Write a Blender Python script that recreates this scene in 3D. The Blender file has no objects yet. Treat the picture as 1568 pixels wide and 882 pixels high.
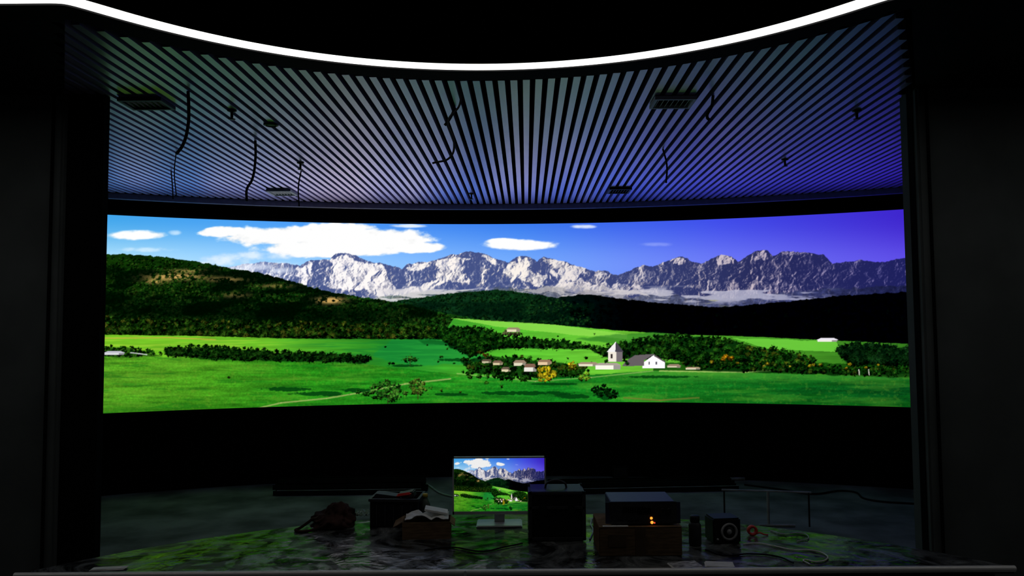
import bpy, bmesh, math, random
import numpy as np
from mathutils import Matrix, Vector
from mathutils import noise as mn
random.seed(7)
rng = np.random.default_rng(7)
pi = math.pi
scn = bpy.context.scene
scn.view_settings.view_transform = 'Standard'
scn.view_settings.look = 'None'

# ------------------------------------------------------------------ camera
F = 1180.0
CAM = Vector((0.026, 0.0, 1.6))
PITCH = math.radians(3.2)
ROLL = math.radians(-0.417)
RC = Matrix.Rotation(pi/2 + PITCH, 3, 'X') @ Matrix.Rotation(ROLL, 3, 'Z')
cd = bpy.data.cameras.new('camera')
cd.sensor_width = 36.0
cd.lens = F/1568*36
cd.clip_start = 0.05
cam = bpy.data.objects.new('camera', cd)
scn.collection.objects.link(cam)
cam.matrix_world = Matrix.Translation(CAM) @ RC.to_4x4()
scn.camera = cam

# image-pixel helpers: cast a camera ray through a pixel onto an assumed plane
def _ray(px, py):
    return RC @ Vector((px-784, 441-py, -F))
def on_z(px, py, z):
    r = _ray(px, py)
    return CAM + r*((z-CAM.z)/r.z)
def on_y(px, py, y):
    r = _ray(px, py)
    return CAM + r*((y-CAM.y)/r.y)

# ------------------------------------------------------------------ materials
def mat(name, col, rough=0.6, metal=0.0, nscale=0, namt=0.3, bump=0.0, col2=None, spec=0.5, coat=0, stretch=None, detail=5):
    m = bpy.data.materials.new(name)
    m.use_nodes = True
    nt = m.node_tree
    b = nt.nodes['Principled BSDF']
    b.inputs['Base Color'].default_value = (*col, 1)
    b.inputs['Roughness'].default_value = rough
    b.inputs['Metallic'].default_value = metal
    b.inputs['Specular IOR Level'].default_value = spec
    if coat:
        b.inputs['Coat Weight'].default_value = coat
        b.inputs['Coat Roughness'].default_value = 0.08
    if nscale:
        tc = nt.nodes.new('ShaderNodeTexCoord')
        src = tc.outputs['Object']
        if stretch:
            mp = nt.nodes.new('ShaderNodeMapping')
            mp.inputs['Scale'].default_value = stretch
            nt.links.new(src, mp.inputs['Vector']); src = mp.outputs['Vector']
        n = nt.nodes.new('ShaderNodeTexNoise')
        n.inputs['Scale'].default_value = nscale
        n.inputs['Detail'].default_value = detail
        nt.links.new(src, n.inputs['Vector'])
        r = nt.nodes.new('ShaderNodeValToRGB')
        c2 = col2 if col2 else tuple(c*(1-namt) for c in col)
        c1 = col if col2 else tuple(min(1, c*(1+namt)) for c in col)
        r.color_ramp.elements[0].position = 0.35
        r.color_ramp.elements[1].position = 0.65
        r.color_ramp.elements[0].color = (*c2, 1)
        r.color_ramp.elements[1].color = (*c1, 1)
        nt.links.new(n.outputs['Fac'], r.inputs['Fac'])
        nt.links.new(r.outputs['Color'], b.inputs['Base Color'])
        if bump:
            bp = nt.nodes.new('ShaderNodeBump')
            bp.inputs['Strength'].default_value = bump
            bp.inputs['Distance'].default_value = 0.02
            nt.links.new(n.outputs['Fac'], bp.inputs['Height'])
            nt.links.new(bp.outputs['Normal'], b.inputs['Normal'])
    return m

def emis(name, col, s):
    m = bpy.data.materials.new(name)
    m.use_nodes = True
    nt = m.node_tree
    nt.nodes.remove(nt.nodes['Principled BSDF'])
    e = nt.nodes.new('ShaderNodeEmission')
    e.inputs['Color'].default_value = (*col, 1)
    e.inputs['Strength'].default_value = s
    nt.links.new(e.outputs[0], nt.nodes['Material Output'].inputs['Surface'])
    return m

def pix_mat(name, s, sampling):
    m = emis(name, (1, 1, 1), s)
    nt = m.node_tree
    a = nt.nodes.new('ShaderNodeAttribute')
    a.attribute_name = 'pix'
    e = [n for n in nt.nodes if n.type == 'EMISSION'][0]
    nt.links.new(a.outputs['Color'], e.inputs['Color'])
    try: m.cycles.emission_sampling = sampling
    except Exception: pass
    return m

M_black = mat('black_felt', (0.006, 0.006, 0.0065), 0.95, nscale=6, namt=.2, spec=.03)
M_wall = mat('dark_wall_paint', (0.105, 0.118, 0.118), 0.85, nscale=3, namt=.12, bump=.05, spec=.1)
M_soffit = mat('dark_soffit_paint', (0.018, 0.018, 0.019), 0.9, nscale=4, namt=.15, spec=.05)
M_plenum = mat('plenum_black', (0.005, 0.005, 0.006), 0.95, nscale=4, namt=.2, spec=.0)
M_slat = mat('aluminium_slat', (0.72, 0.61, 1.0), 0.36, 0.85, nscale=2.5, namt=.06, spec=.5)  # violet base tint stands in for the screen's blue light on the slats
M_floor = mat('dusty_concrete', (0.20, 0.205, 0.195), 0.8, nscale=2.2, namt=.45, bump=.2, spec=.12, detail=9)
M_trim = mat('trim_aluminium', (0.95, 0.95, 0.95), 0.4, 0.25, nscale=20, namt=.03)
M_trimdark = mat('trim_painted', (0.42, 0.42, 0.58), 0.4, 0.3, nscale=20, namt=.1)
M_plast = mat('black_plastic', (0.010, 0.010, 0.012), 0.5, nscale=60, namt=.2, bump=.05, spec=.3)
M_plast2 = mat('charcoal_plastic', (0.035, 0.035, 0.04), 0.5, nscale=60, namt=.2, spec=.3)
M_silver = mat('silver_bezel', (0.62, 0.63, 0.64), 0.35, 0.4, nscale=30, namt=.05)
M_card = mat('cardboard', (0.21, 0.135, 0.075), 0.85, nscale=14, namt=.25, bump=.1, stretch=(1, 1, 6), spec=.1)
M_carddark = mat('cardboard_inner', (0.12, 0.075, 0.04), 0.9, nscale=14, namt=.25)
M_paper = mat('paper_white', (0.85, 0.85, 0.82), 0.8, nscale=30, namt=.08, bump=.1)
M_print = mat('printed_page', (0.85, 0.85, 0.85), 0.7, nscale=28, col2=(0.03, 0.03, 0.03), stretch=(1, 4, 1))
M_maroon = mat('maroon_nylon', (0.060, 0.030, 0.026), 0.8, nscale=9, namt=.5, bump=.5, spec=.1)
M_steel = mat('dark_steel', (0.008, 0.010, 0.009), 0.5, 0.0, nscale=9, namt=.35, spec=.3)
M_steel2 = mat('galvanised_steel', (0.50, 0.53, 0.52), 0.45, 0.2, nscale=12, namt=.2)
M_rubber = mat('cable_rubber', (0.006, 0.006, 0.008), 0.6, nscale=30, namt=.2, spec=.2)
M_white = mat('white_pvc', (0.85, 0.85, 0.80), 0.5, nscale=30, namt=.1)
M_red = mat('red_tape', (0.9, 0.06, 0.05), 0.5, nscale=30, namt=.2)
M_vent = mat('vent_grey', (0.65, 0.65, 0.75), 0.5, nscale=30, namt=.1)
M_cone = mat('speaker_cone', (0.42, 0.42, 0.43), 0.5, nscale=40, namt=.2)
M_yellow = mat('yellow_cap', (0.6, 0.45, 0.05), 0.5, nscale=30, namt=.1)
M_bottle = mat('bottle_plastic', (0.12, 0.15, 0.13), 0.2, nscale=12, namt=.2)
M_amp = mat('anodised_blue_black', (0.03, 0.03, 0.08), 0.45, 0.1, nscale=50, namt=.15, spec=.4)
M_film = mat('plastic_film', (0.25, 0.35, 0.25), 0.15, nscale=20, namt=.3, bump=.6)
M_orange = emis('indicator_orange', (1.0, 0.28, 0.03), 1.8)
M_redled = emis('indicator_red', (1.0, 0.08, 0.03), 1.2)
M_strip = emis('strip_light_diffuser', (1.0, 0.985, 0.95), 2.4)

# polished platform top : wrinkled film over dark stone
M_top = bpy.data.materials.new('polished_platform_top')
M_top.use_nodes = True
nt = M_top.node_tree; b = nt.nodes['Principled BSDF']
tc = nt.nodes.new('ShaderNodeTexCoord')
n1 = nt.nodes.new('ShaderNodeTexNoise'); n1.inputs['Scale'].default_value = 3.2; n1.inputs['Detail'].default_value = 10; n1.inputs['Distortion'].default_value = 2.4; n1.inputs['Roughness'].default_value = .66
r1 = nt.nodes.new('ShaderNodeValToRGB')
r1.color_ramp.elements[0].position = .42; r1.color_ramp.elements[0].color = (0.012, 0.013, 0.014, 1)
r1.color_ramp.elements[1].position = .68; r1.color_ramp.elements[1].color = (0.20, 0.21, 0.21, 1)
n2 = nt.nodes.new('ShaderNodeTexNoise'); n2.inputs['Scale'].default_value = 9; n2.inputs['Detail'].default_value = 6; n2.inputs['Distortion'].default_value = 1.2
bp = nt.nodes.new('ShaderNodeBump'); bp.inputs['Strength'].default_value = 0.28; bp.inputs['Distance'].default_value = .02
r2 = nt.nodes.new('ShaderNodeMapRange'); r2.inputs['From Min'].default_value = .35; r2.inputs['From Max'].default_value = .65; r2.inputs['To Min'].default_value = .05; r2.inputs['To Max'].default_value = .28
n3 = nt.nodes.new('ShaderNodeTexNoise'); n3.inputs['Scale'].default_value = 4.6; n3.inputs['Detail'].default_value = 8; n3.inputs['Distortion'].default_value = 1.6
r3 = nt.nodes.new('ShaderNodeMapRange'); r3.inputs['From Min'].default_value = .44; r3.inputs['From Max'].default_value = .60; r3.inputs['To Min'].default_value = .01; r3.inputs['To Max'].default_value = .36
for n in (n1, n2, n3): nt.links.new(tc.outputs['Object'], n.inputs['Vector'])
nt.links.new(n1.outputs['Fac'], r1.inputs['Fac']); nt.links.new(r1.outputs['Color'], b.inputs['Base Color'])
nt.links.new(n2.outputs['Fac'], bp.inputs['Height']); nt.links.new(bp.outputs['Normal'], b.inputs['Normal'])
nt.links.new(n1.outputs['Fac'], r2.inputs['Value']); nt.links.new(r2.outputs['Result'], b.inputs['Roughness'])
nt.links.new(n3.outputs['Fac'], r3.inputs['Value']); nt.links.new(r3.outputs['Result'], b.inputs['Specular IOR Level'])

# ------------------------------------------------------------------ mesh helpers
def link(o, parent=None):
    scn.collection.objects.link(o)
    if parent: o.parent = parent
    return o
def empty(name, loc, rz=0):
    e = bpy.data.objects.new(name, None)
    e.empty_display_size = .1
    e.location = loc; e.rotation_euler = (0, 0, rz)
    return link(e)
def from_bm(name, bm, m, parent=None, smooth=False):
    me = bpy.data.meshes.new(name)
    bmesh.ops.recalc_face_normals(bm, faces=bm.faces)
    bm.to_mesh(me); bm.free()
    me.materials.append(m)
    if smooth:
        for p in me.polygons: p.use_smooth = True
    return link(bpy.data.objects.new(name, me), parent)
def from_py(name, vs, fs, m, parent=None):
    bm = bmesh.new()
    bv = [bm.verts.new(v) for v in vs]
    for f in fs:
        try: bm.faces.new([bv[i] for i in f])
        except ValueError: pass
    return from_bm(name, bm, m, parent)
def add_box(bm, c, s, bev=0, rot=None):
    r = bmesh.ops.create_cube(bm, size=1)
    vs = r['verts']
    bmesh.ops.scale(bm, vec=s, verts=vs)
    if bev > 0:
        es = list({e for v in vs for e in v.link_edges})
        g = bmesh.ops.bevel(bm, geom=es, offset=bev, segments=2, affect='EDGES')
        vs = list({v for f in g['faces'] for v in f.verts} | {v for v in vs if v.is_valid})
    if rot is not None:
        bmesh.ops.rotate(bm, cent=(0, 0, 0), matrix=rot, verts=vs)
    bmesh.ops.translate(bm, vec=c, verts=vs)
def box(parent, name, c, s, m, bev=.003, rot=None):
    bm = bmesh.new(); add_box(bm, c, s, bev, rot)
    return from_bm(name, bm, m, parent)
def boxes(parent, name, lst, m, bev=0.0):
    bm = bmesh.new()
    for it in lst:
        add_box(bm, it[0], it[1], bev, it[2] if len(it) > 2 else None)
    return from_bm(name, bm, m, parent)
def lathe(parent, name, c, prof, m, axis='Z', seg=32):
    bm = bmesh.new()
    rings = []
    for (r, z) in prof:
        ring = []
        for i in range(seg):
            a = 2*pi*i/seg
            x, y = r*math.cos(a), r*math.sin(a)
            p = (x, y, z) if axis == 'Z' else ((x, -z, y) if axis == 'Y' else (z, x, y))
            ring.append(bm.verts.new((p[0]+c[0], p[1]+c[1], p[2]+c[2])))
        rings.append(ring)
    for a, b_ in zip(rings[:-1], rings[1:]):
        for i in range(seg):
            j = (i+1) % seg
            bm.faces.new((a[i], a[j], b_[j], b_[i]))
    bm.faces.new(rings[0]); bm.faces.new(rings[-1])
    return from_bm(name, bm, m, parent, True)
def tube(parent, name, pts, r, m, loc=(0, 0, 0)):
    cu = bpy.data.curves.new(name, 'CURVE')
    cu.dimensions = '3D'; cu.bevel_depth = r; cu.bevel_resolution = 3; cu.resolution_u = 8
    sp = cu.splines.new('BEZIER'); sp.bezier_points.add(len(pts)-1)
    for bpnt, p in zip(sp.bezier_points, pts):
        bpnt.co = p; bpnt.handle_left_type = bpnt.handle_right_type = 'AUTO'
    cu.use_fill_caps = True
    cu.materials.append(m)
    tmp = bpy.data.objects.new(name+'_tmp', cu); scn.collection.objects.link(tmp)
    dg = bpy.context.evaluated_depsgraph_get()
    me = bpy.data.meshes.new_from_object(tmp.evaluated_get(dg))
    bpy.data.objects.remove(tmp)
    me.name = name
    for p in me.polygons: p.use_smooth = True
    if not me.materials: me.materials.append(m)
    return link(bpy.data.objects.new(name, me), parent)

# ------------------------------------------------------------------ room
R = 9.65; CY = -1.05; TH = math.asin(4.07/R)
Z0, Z1 = 0.813, 2.80
def arc_slab(name, r0, r1, z0, z1, t0, t1, m, parent=None, seg=96):
    bm = bmesh.new(); cols = []
    for i in range(seg+1):
        t = t0+(t1-t0)*i/seg
        cols.append([bm.verts.new((r*math.sin(t), CY+r*math.cos(t), z)) for r, z in ((r0, z0), (r1, z0), (r1, z1), (r0, z1))])
    for a, b_ in zip(cols[:-1], cols[1:]):
        for k in range(4):
            l = (k+1) % 4
            bm.faces.new((a[k], b_[k], b_[l], a[l]))
    bm.faces.new(cols[0]); bm.faces.new(cols[-1])
    return from_bm(name, bm, m, parent)

HT = 3.3
arc_slab('wall_screen_side', R+.11, R+.2, 0, HT, -TH-.012, TH+.012, M_black)
xl = on_y(92, 400, 4.4).x; xr = on_y(1412, 400, 4.4).x
YF = 4.46
xl2 = on_y(160, 300, YF).x; xr2 = on_y(1398, 300, YF).x
ex = (R+.11)*math.sin(TH+.012); ey = CY+(R+.11)*math.cos(TH+.012)
def wall_seg(name, a, b_, thick, m, z0=0, z1=HT):
    a = Vector(a); b_ = Vector(b_); d = (b_-a).normalized(); n = Vector((-d.y, d.x))*thick
    ps = [a, b_, b_+n, a+n]
    vs = [(p.x, p.y, z0) for p in ps]+[(p.x, p.y, z1) for p in ps]
    return from_py(name, vs, [(0, 1, 2, 3), (4, 5, 6, 7), (0, 1, 5, 4), (1, 2, 6, 5), (2, 3, 7, 6), (3, 0, 4, 7)], m)
XW = 5.2; YR = -3.5
wall_seg('wall_flank_left', (xl2, YF+.02), (-ex, ey), .08, M_black)
wall_seg('wall_flank_right', (xr2, YF+.02), (ex, ey), -.08, M_black)
box(None, 'wall_return_left', ((xl+xl2)/2, YF+.01, HT/2), (abs(xl2-xl)-.002, .06, HT), M_black, 0)
box(None, 'wall_return_right', ((xr+xr2)/2, YF+.01, HT/2), (abs(xr2-xr)-.002, .06, HT), M_black, 0)
wall_seg('wall_left', (-XW, YR), (-XW, 4.4), .1, M_wall)
wall_seg('wall_right', (XW, YR), (XW, 4.4), -.1, M_wall)
wall_seg('wall_rear', (-XW, YR), (XW, YR), -.1, M_wall)
box(None, 'floor', (0, 2.75, -.05), (10.6, 12.7, .1), M_floor, 0)
box(None, 'ceiling', (0, 2.75, HT+.05), (10.6, 12.7, .1), M_plenum, 0)
def pier(xe, sgn, nm):
    e = empty(nm, (0, 0, 0))
    xo = sgn*XW
    box(e, 'shaft', ((xe+xo)/2, 4.5, 1.5), (abs(xo-xe), .2, 3.0), M_wall, .012)
    box(e, 'shadow_reveal', (xe+sgn*.055, 4.392, 1.5), (.012, .016, 3.0), M_black, 0)
    box(e, 'upper_block', ((xe+xo)/2, 4.5, 3.15), (abs(xo-xe), .2, .296), M_plenum, 0)
    return e
pier(xl, -1, 'pillar'); pier(xr, 1, 'pillar')

RX, RY, RR, FL = -.10, 1.865, 2.12, 3.115
def ring_y(x, rr=RR, fl=FL):
    c = RY+math.sqrt(max(0, rr*rr-(x-RX)**2)) if abs(x-RX) < rr else RY
    k = .035
    a = (c-fl)/k
    return fl+k*(a if a > 30 else math.log1p(math.exp(a)))
N = 420
xs = np.linspace(-5.15, 5.15, N)
pts = np.array([(x, ring_y(x)) for x in xs])
tg = np.gradient(pts, axis=0); tg /= np.linalg.norm(tg, axis=1)[:, None]
nr = np.stack([-tg[:, 1], tg[:, 0]], 1)
def ribbon(name, o0, o1, z0, z1, m, parent=None):
    A = pts+nr*o0; B = pts+nr*o1
    vs = []; fs = []
    for a, b_ in zip(A, B):
        vs += [(a[0], a[1], z0), (b_[0], b_[1], z0), (b_[0], b_[1], z1), (a[0], a[1], z1)]
    for i in range(len(A)-1):
        for k in range(4):
            l = (k+1) % 4
            fs.append((i*4+k, i*4+4+k, i*4+4+l, i*4+l))
    fs += [(0, 1, 2, 3), tuple((len(A)-1)*4+k for k in (0, 1, 2, 3))]
    return from_py(name, vs, fs, m, parent)
lt = empty('curved_ceiling_strip_light', (0, 0, 0))
ribbon('diffuser', -.056, .056, 2.992, 3.01, M_strip, lt)
ribbon('housing', -.06, .06, 3.011, 3.06, M_plast2, lt)
ribbon('trim_1', -.070, -.058, 2.985, 3.05, M_soffit)
ribbon('trim_2', .058, .070, 2.985, 3.05, M_soffit)
ribbon('ceiling_recess_fascia', -.083, -.0705, 2.99, HT-.002, M_plenum)
sl, sr = abs(xl)/4.4, abs(xr)/4.4
RO = 2.37
def front(x):
    c = RY+math.sqrt(RO*RO-(x-RX)**2) if abs(x-RX) < RO else 0
    return max(c, (-x/sl if x < 0 else x/sr), FL+.12)
def flank(x):
    x2, s_ = (xl2, -1) if x < 0 else (xr2, 1)
    return YF+.02+(x-x2)/(s_*ex-x2)*(ey-YF-.02)
O = pts+nr*.0705
vs = []; fs = []
for o in O:
    x = float(o[0]); yb = min(front(x), 4.4)
    yb = max(yb, o[1]+.02)
    vs += [(x, o[1], 3.0), (x, yb, 3.0), (x, yb, 3.03), (x, o[1], 3.03)]
for i in range(len(O)-1):
    for k in range(4):
        l = (k+1) % 4
        fs.append((i*4+k, i*4+4+k, i*4+4+l, i*4+l))
from_py('ceiling_soffit', vs, fs, M_soffit)

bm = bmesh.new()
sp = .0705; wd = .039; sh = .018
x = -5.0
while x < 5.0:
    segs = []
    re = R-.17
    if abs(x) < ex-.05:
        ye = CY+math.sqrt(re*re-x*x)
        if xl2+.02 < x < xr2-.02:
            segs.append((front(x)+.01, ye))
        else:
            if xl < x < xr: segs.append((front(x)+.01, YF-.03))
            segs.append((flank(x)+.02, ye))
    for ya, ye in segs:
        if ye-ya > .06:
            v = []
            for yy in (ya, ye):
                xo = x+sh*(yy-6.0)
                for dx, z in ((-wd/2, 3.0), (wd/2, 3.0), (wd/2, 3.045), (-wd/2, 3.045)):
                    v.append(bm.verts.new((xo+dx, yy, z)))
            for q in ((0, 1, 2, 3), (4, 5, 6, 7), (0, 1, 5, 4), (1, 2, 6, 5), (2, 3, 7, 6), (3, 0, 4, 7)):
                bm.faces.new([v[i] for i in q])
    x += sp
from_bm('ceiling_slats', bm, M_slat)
arc_slab('trim_3', R-.16, R-.10, 2.945, 3.0, -TH+.004, TH-.004, M_trimdark)
arc_slab('ceiling_edge_soffit', R-.10, R+.11, 2.99, 3.03, -TH+.004, TH-.004, M_black)
bm = bmesh.new()
for yy in (4.9, 5.9, 6.9, 7.8):
    w = .515*yy*.97
    add_box(bm, (0, yy, 3.06), (2*w, .03, .028))
from_bm('ceiling_slat_carrier_rails', bm, M_plenum)

def vent(px, py, w, d, light=True):
    p = on_z(px, py, 2.985)
    e = empty('air_vent', (p.x, p.y, 2.985))
    m = M_vent if light else M_plast2
    t_ = .018
    boxes(e, 'frame', [((0, d/2-t_/2, 0), (w, t_, .022)), ((0, -d/2+t_/2, 0), (w, t_, .022)), ((w/2-t_/2, 0, 0), (t_, d-2*t_, .022)), ((-w/2+t_/2, 0, 0), (t_, d-2*t_, .022))], m)
    L = []
    n = 7
    for i in range(n):
        xx = -w/2+t_+(w-2*t_)*(i+.5)/n
        L.append(((xx, 0, .002), (.003, d-2*t_, .018), Matrix.Rotation(.6, 3, 'Y')))
    boxes(e, 'louvres', L, m)
    box(e, 'duct_throat', (0, 0, .0125), (w-.01, d-.01, .003), M_plenum, 0)
vent(1030, 157, .25, .20); vent(225, 159, .26, .20, False); vent(432, 295, .24, .26); vent(948, 292, .22, .24, False)
def sprinkler(px, py, s=1.0):
    p = on_z(px, py, 2.96)
    e = empty('sprinkler_head', (p.x, p.y, 2.998))
    lathe(e, 'escutcheon', (0, 0, 0), [(.03*s, 0), (.028*s, -.006), (.012, -.012), (.01, -.012)], M_plast2, seg=20)
    lathe(e, 'stem', (0, 0, 0), [(.009, -.01), (.009, -.045), (.006, -.05)], M_plast2, seg=12)
    lathe(e, 'deflector', (0, 0, 0), [(.006, -.05), (.022*s, -.055), (.022*s, -.058), (.004, -.06)], M_plast2, seg=16)
for q in ((355, 178), (460, 256), (1202, 251), (1312, 178), (722, 302)): sprinkler(*q)
p = on_z(415, 192, 2.99)
e = empty('recessed_downlight', (p.x, p.y, 2.997))
lathe(e, 'trim_ring', (0, 0, 0), [(.05, 0), (.05, -.006), (.036, -.012), (.032, -.004)], M_plast2)
lathe(e, 'lens', (0, 0, 0), [(.031, -.002), (.031, -.005), (.001, -.006)], M_vent)

def hang(pp, r, name='hanging_cable'):
    a = on_z(pp[0][0], pp[0][1], 2.998)
    P = [a]
    for q in pp[1:]:
        P.append(on_y(q[0], q[1], a.y+random.uniform(-.01, .01)))
    return tube(None, name, P, r, M_rubber)
hang([(288, 140), (289, 165), (288, 192), (280, 222), (270, 236)], .009)
hang([(270, 232), (267, 262), (270, 300)], .004)
hang([(391, 215), (391, 245), (386, 275), (378, 290), (378, 308)], .009)
hang([(704, 130), (704, 160), (686, 186), (695, 215), (690, 240), (662, 250)], .006)
hang([(697, 165), (688, 183), (681, 192)], .009)
hang([(1092, 146), (1090, 162), (1083, 180), (1087, 184)], .009)
hang([(1015, 228), (1021, 252), (1020, 280)], .007)
hang([(461, 262), (457, 285), (458, 316)], .006)
hang([(262, 262), (264, 285), (265, 305)], .005)

# ------------------------------------------------------------------ platform
PZ = .45
Lp = on_z(150, 852, PZ); Rp = on_z(1432, 846, PZ); Tp = on_z(790, 786, PZ)
c_ = (Rp.x-Lp.x)/2; xm = (Rp.x+Lp.x)/2; ym = (Rp.y+Lp.y)/2; s2 = Tp.y-ym
PR = (c_*c_+s2*s2)/(2*s2); PCY = Tp.y-PR
yf = on_z(784, 874, PZ).y
hx = math.sqrt(PR*PR-(yf-PCY)**2)
a0 = math.atan2(hx, yf-PCY)
outl = [(xm-hx, yf)]+[(xm+PR*math.sin(-a0+2*a0*i/80), PCY+PR*math.cos(-a0+2*a0*i/80)) for i in range(1, 80)]+[(xm+hx, yf)]
plat = empty('low_curved_platform', (0, 0, 0))
def prism(name, ol, z0, z1, m, par):
    n = len(ol)
    return from_py(name, [(a, b_, z0) for a, b_ in ol]+[(a, b_, z1) for a, b_ in ol],
                   [tuple(range(n)), tuple(range(n, 2*n))]+[(i, (i+1) % n, n+(i+1) % n, n+i) for i in range(n)], m, par)
prism('top_slab', outl, PZ-.03, PZ, M_top, plat)
inn = [(xm+(a-xm)*.97, yf+.03+(b_-yf)*.95) for a, b_ in outl]
prism('base_plinth', inn, 0, PZ-.03, M_black, plat)
tube(plat, 'front_nosing', [(xm-hx, yf-.010, PZ-.004), (xm, yf-.010, PZ-.004), (xm+hx, yf-.010, PZ-.004)], .015, M_trim)
box(plat, 'nosing_joint', (on_z(712, 878, PZ).x, yf-.022, PZ-.02), (.012, .012, .06), M_trim, .003)

# ------------------------------------------------------------------ desktop monitor
b0 = on_z(765, 803, PZ)
yM = b0.y
l_ = on_y(693, 745, yM).x; r_ = on_y(836, 742, yM).x; tz = on_y(765, 699, yM).z; bz = on_y(765, 787, yM).z
w = r_-l_; h = tz-bz; mx = (l_+r_)/2; mz = (tz+bz)/2-PZ
mon = empty('desktop_monitor', (mx, yM, PZ))
MW, MH, MZ = w, h, mz
box(mon, 'rear_shell', (0, .022, mz), (w-.01, .03, h-.01), M_plast, .008)
box(mon, 'rear_bulge', (0, .05, mz-.02), (w*.5, .035, h*.5), M_plast, .012)
bw = .009
boxes(mon, 'bezel', [((0, 0, mz+h/2-bw/2), (w, .022, bw)), ((0, 0, mz-h/2+bw), (w, .022, 2*bw)), ((-w/2+bw/2, 0, mz), (bw, .022, h)), ((w/2-bw/2, 0, mz), (bw, .022, h))], M_silver)
boxes(mon, 'power_button', [((w/2-.03, -.012, mz-h/2+bw), (.012, .003, .005))], M_plast)
box(mon, 'stand_neck', (0, .03, .06), (.06, .02, .12), M_silver, .004)
box(mon, 'stand_base', (0, .0, .006), (.27, .17, .012), M_silver, .005)

def place(pxl, pxr, pyb, pyt, z=PZ):
    b_ = on_z((pxl+pxr)/2, pyb, z)
    ll = on_y(pxl, pyb, b_.y).x; rr = on_y(pxr, pyb, b_.y).x; tt = on_y((pxl+pxr)/2, pyt, b_.y).z
    return (ll+rr)/2, b_.y, rr-ll, tt-z
cx, cy, w, h = place(810, 897, 829, 751)
ec = empty('equipment_flight_case', (cx, cy, PZ))
d = .22
box(ec, 'body', (0, d/2, h/2+.004), (w, d, h-.02), M_plast, .012)
boxes(ec, 'edge_extrusions', [((s1*(w/2-.008), -.002+k*(d+.004), h/2), (.02, .012, h-.012)) for s1 in (-1, 1) for k in (0, 1)]+
      [((0, -.002, zz), (w, .012, .016)) for zz in (.014, h-.014, h*.66)], M_plast2, .002)
boxes(ec, 'latches', [((s1*w*.25, -.012, h*.66), (.035, .01, .045)) for s1 in (-1, 1)], M_steel, .003)
tube(ec, 'handle', [(-.06, d/2, h-.008), (-.05, d/2, h+.018), (.05, d/2, h+.018), (.06, d/2, h-.008)], .006, M_plast2)
boxes(ec, 'feet', [((s1*w*.4, d/2+s3*d*.38, .004), (.03, .03, .008)) for s1 in (-1, 1) for s3 in (-1, 1)], M_rubber)

cx, cy, w, h = place(918, 1045, 852, 808)
cb = empty('cardboard_box', (cx, cy, PZ))
d = .30
box(cb, 'carton', (0, d/2, h/2), (w, d, h), M_card, .004)
boxes(cb, 'top_flaps', [((0, d*.25, h+.002), (w, d*.495, .004)), ((0, d*.75, h+.002), (w, d*.495, .004))], M_card)
box(cb, 'packing_tape', (0, -.0015, h*.5), (.05, .002, h*.98), M_carddark, 0)
box(cb, 'label', (-w*.28, -.002, h*.55), (.09, .002, .06), M_carddark, 0)
box(cb, 'paper_slip', (-w*.30, .012, h+.0055), (.13, .02, .003), M_paper, 0)
zt = PZ+h+.004
vy = cy+.03
va = on_y(931, 800, vy).x; vb = on_y(1038, 800, vy).x
w2 = vb-va-.03; cxx = (va+vb)/2
vp = empty('video_processor', (cxx, vy, zt))
h2 = on_y(984, 768, vy).z-zt-.008
d = .24
box(vp, 'chassis', (0, d/2, h2/2+.008), (w2, d, h2), M_amp, .003)
box(vp, 'front_panel', (0, -.003, h2/2+.008), (w2+.02, .006, h2), M_plast2, .002)
boxes(vp, 'rack_ears', [((s1*(w2/2+.016), -.003, h2/2+.008), (.024, .005, h2*.96)) for s1 in (-1, 1)], M_amp, .001)
boxes(vp, 'vent_slots', [((-w2*.3+i*.012, -.0065, h2*.72), (.005, .003, h2*.28)) for i in range(10)], M_black)
box(vp, 'lcd_window', (w2*.02, -.007, h2*.66), (.07, .003, .03), M_black, .001)
for i in range(2): lathe(vp, 'knob_%d' % (i+1), (w2*(.30+i*.10), -.007, h2*.7), [(.012, 0), (.011, .012), (.008, .014)], M_plast, axis='Y', seg=20)
boxes(vp, 'button_row', [((-w2*.35+i*.022, -.008, h2*.3), (.014, .004, .01)) for i in range(5)], M_plast2, .001)
for nm, pxx, pyy, rr, mm in (('indicator_upper', 997, 793, .007, M_orange), ('indicator_lower', 998, 799.5, .008, M_orange), ('indicator_small', 1002, 804, .004, M_redled)):
    q = on_y(pxx, pyy, vy)
    lathe(vp, nm, (q.x-cxx, -.007, max(.014, q.z-zt)), [(rr, 0), (rr*.8, .003)], mm, axis='Y', seg=16)
boxes(vp, 'feet', [((s1*w2*.4, .03+k*.17, .004), (.02, .02, .008)) for s1 in (-1, 1) for k in (0, 1)], M_rubber)

cx, cy, w, h = place(1055, 1074, 835, 789)
th = empty('thermos_flask', (cx, cy, PZ)); r = w/2
lathe(th, 'body', (0, 0, 0), [(r*.9, 0), (r, .008), (r, h*.68), (r*.8, h*.76), (r*.72, h*.78)], M_plast2)
lathe(th, 'cap', (0, 0, 0), [(r*.74, h*.78), (r*.78, h*.8), (r*.78, h*.97), (r*.6, h)], M_plast)
cx, cy, w, h = place(1092, 1136, 833, 794)
ds = empty('desktop_speaker', (cx, cy, PZ), .12); d = .13
box(ds, 'cabinet', (0, d/2, h/2), (w, d, h), M_plast, .008)
lathe(ds, 'surround_ring', (.01, -.001, h*.48), [(w*.30, 0), (w*.30, .006), (w*.25, .008), (w*.22, .002)], M_cone, axis='Y')
lathe(ds, 'cone', (.01, -.001, h*.48), [(w*.22, .003), (w*.12, .0005), (w*.1, .001)], M_plast2, axis='Y')
lathe(ds, 'dust_cap', (.01, -.002, h*.48), [(w*.1, .0), (w*.08, .005), (w*.03, .008)], M_cone, axis='Y')
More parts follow.
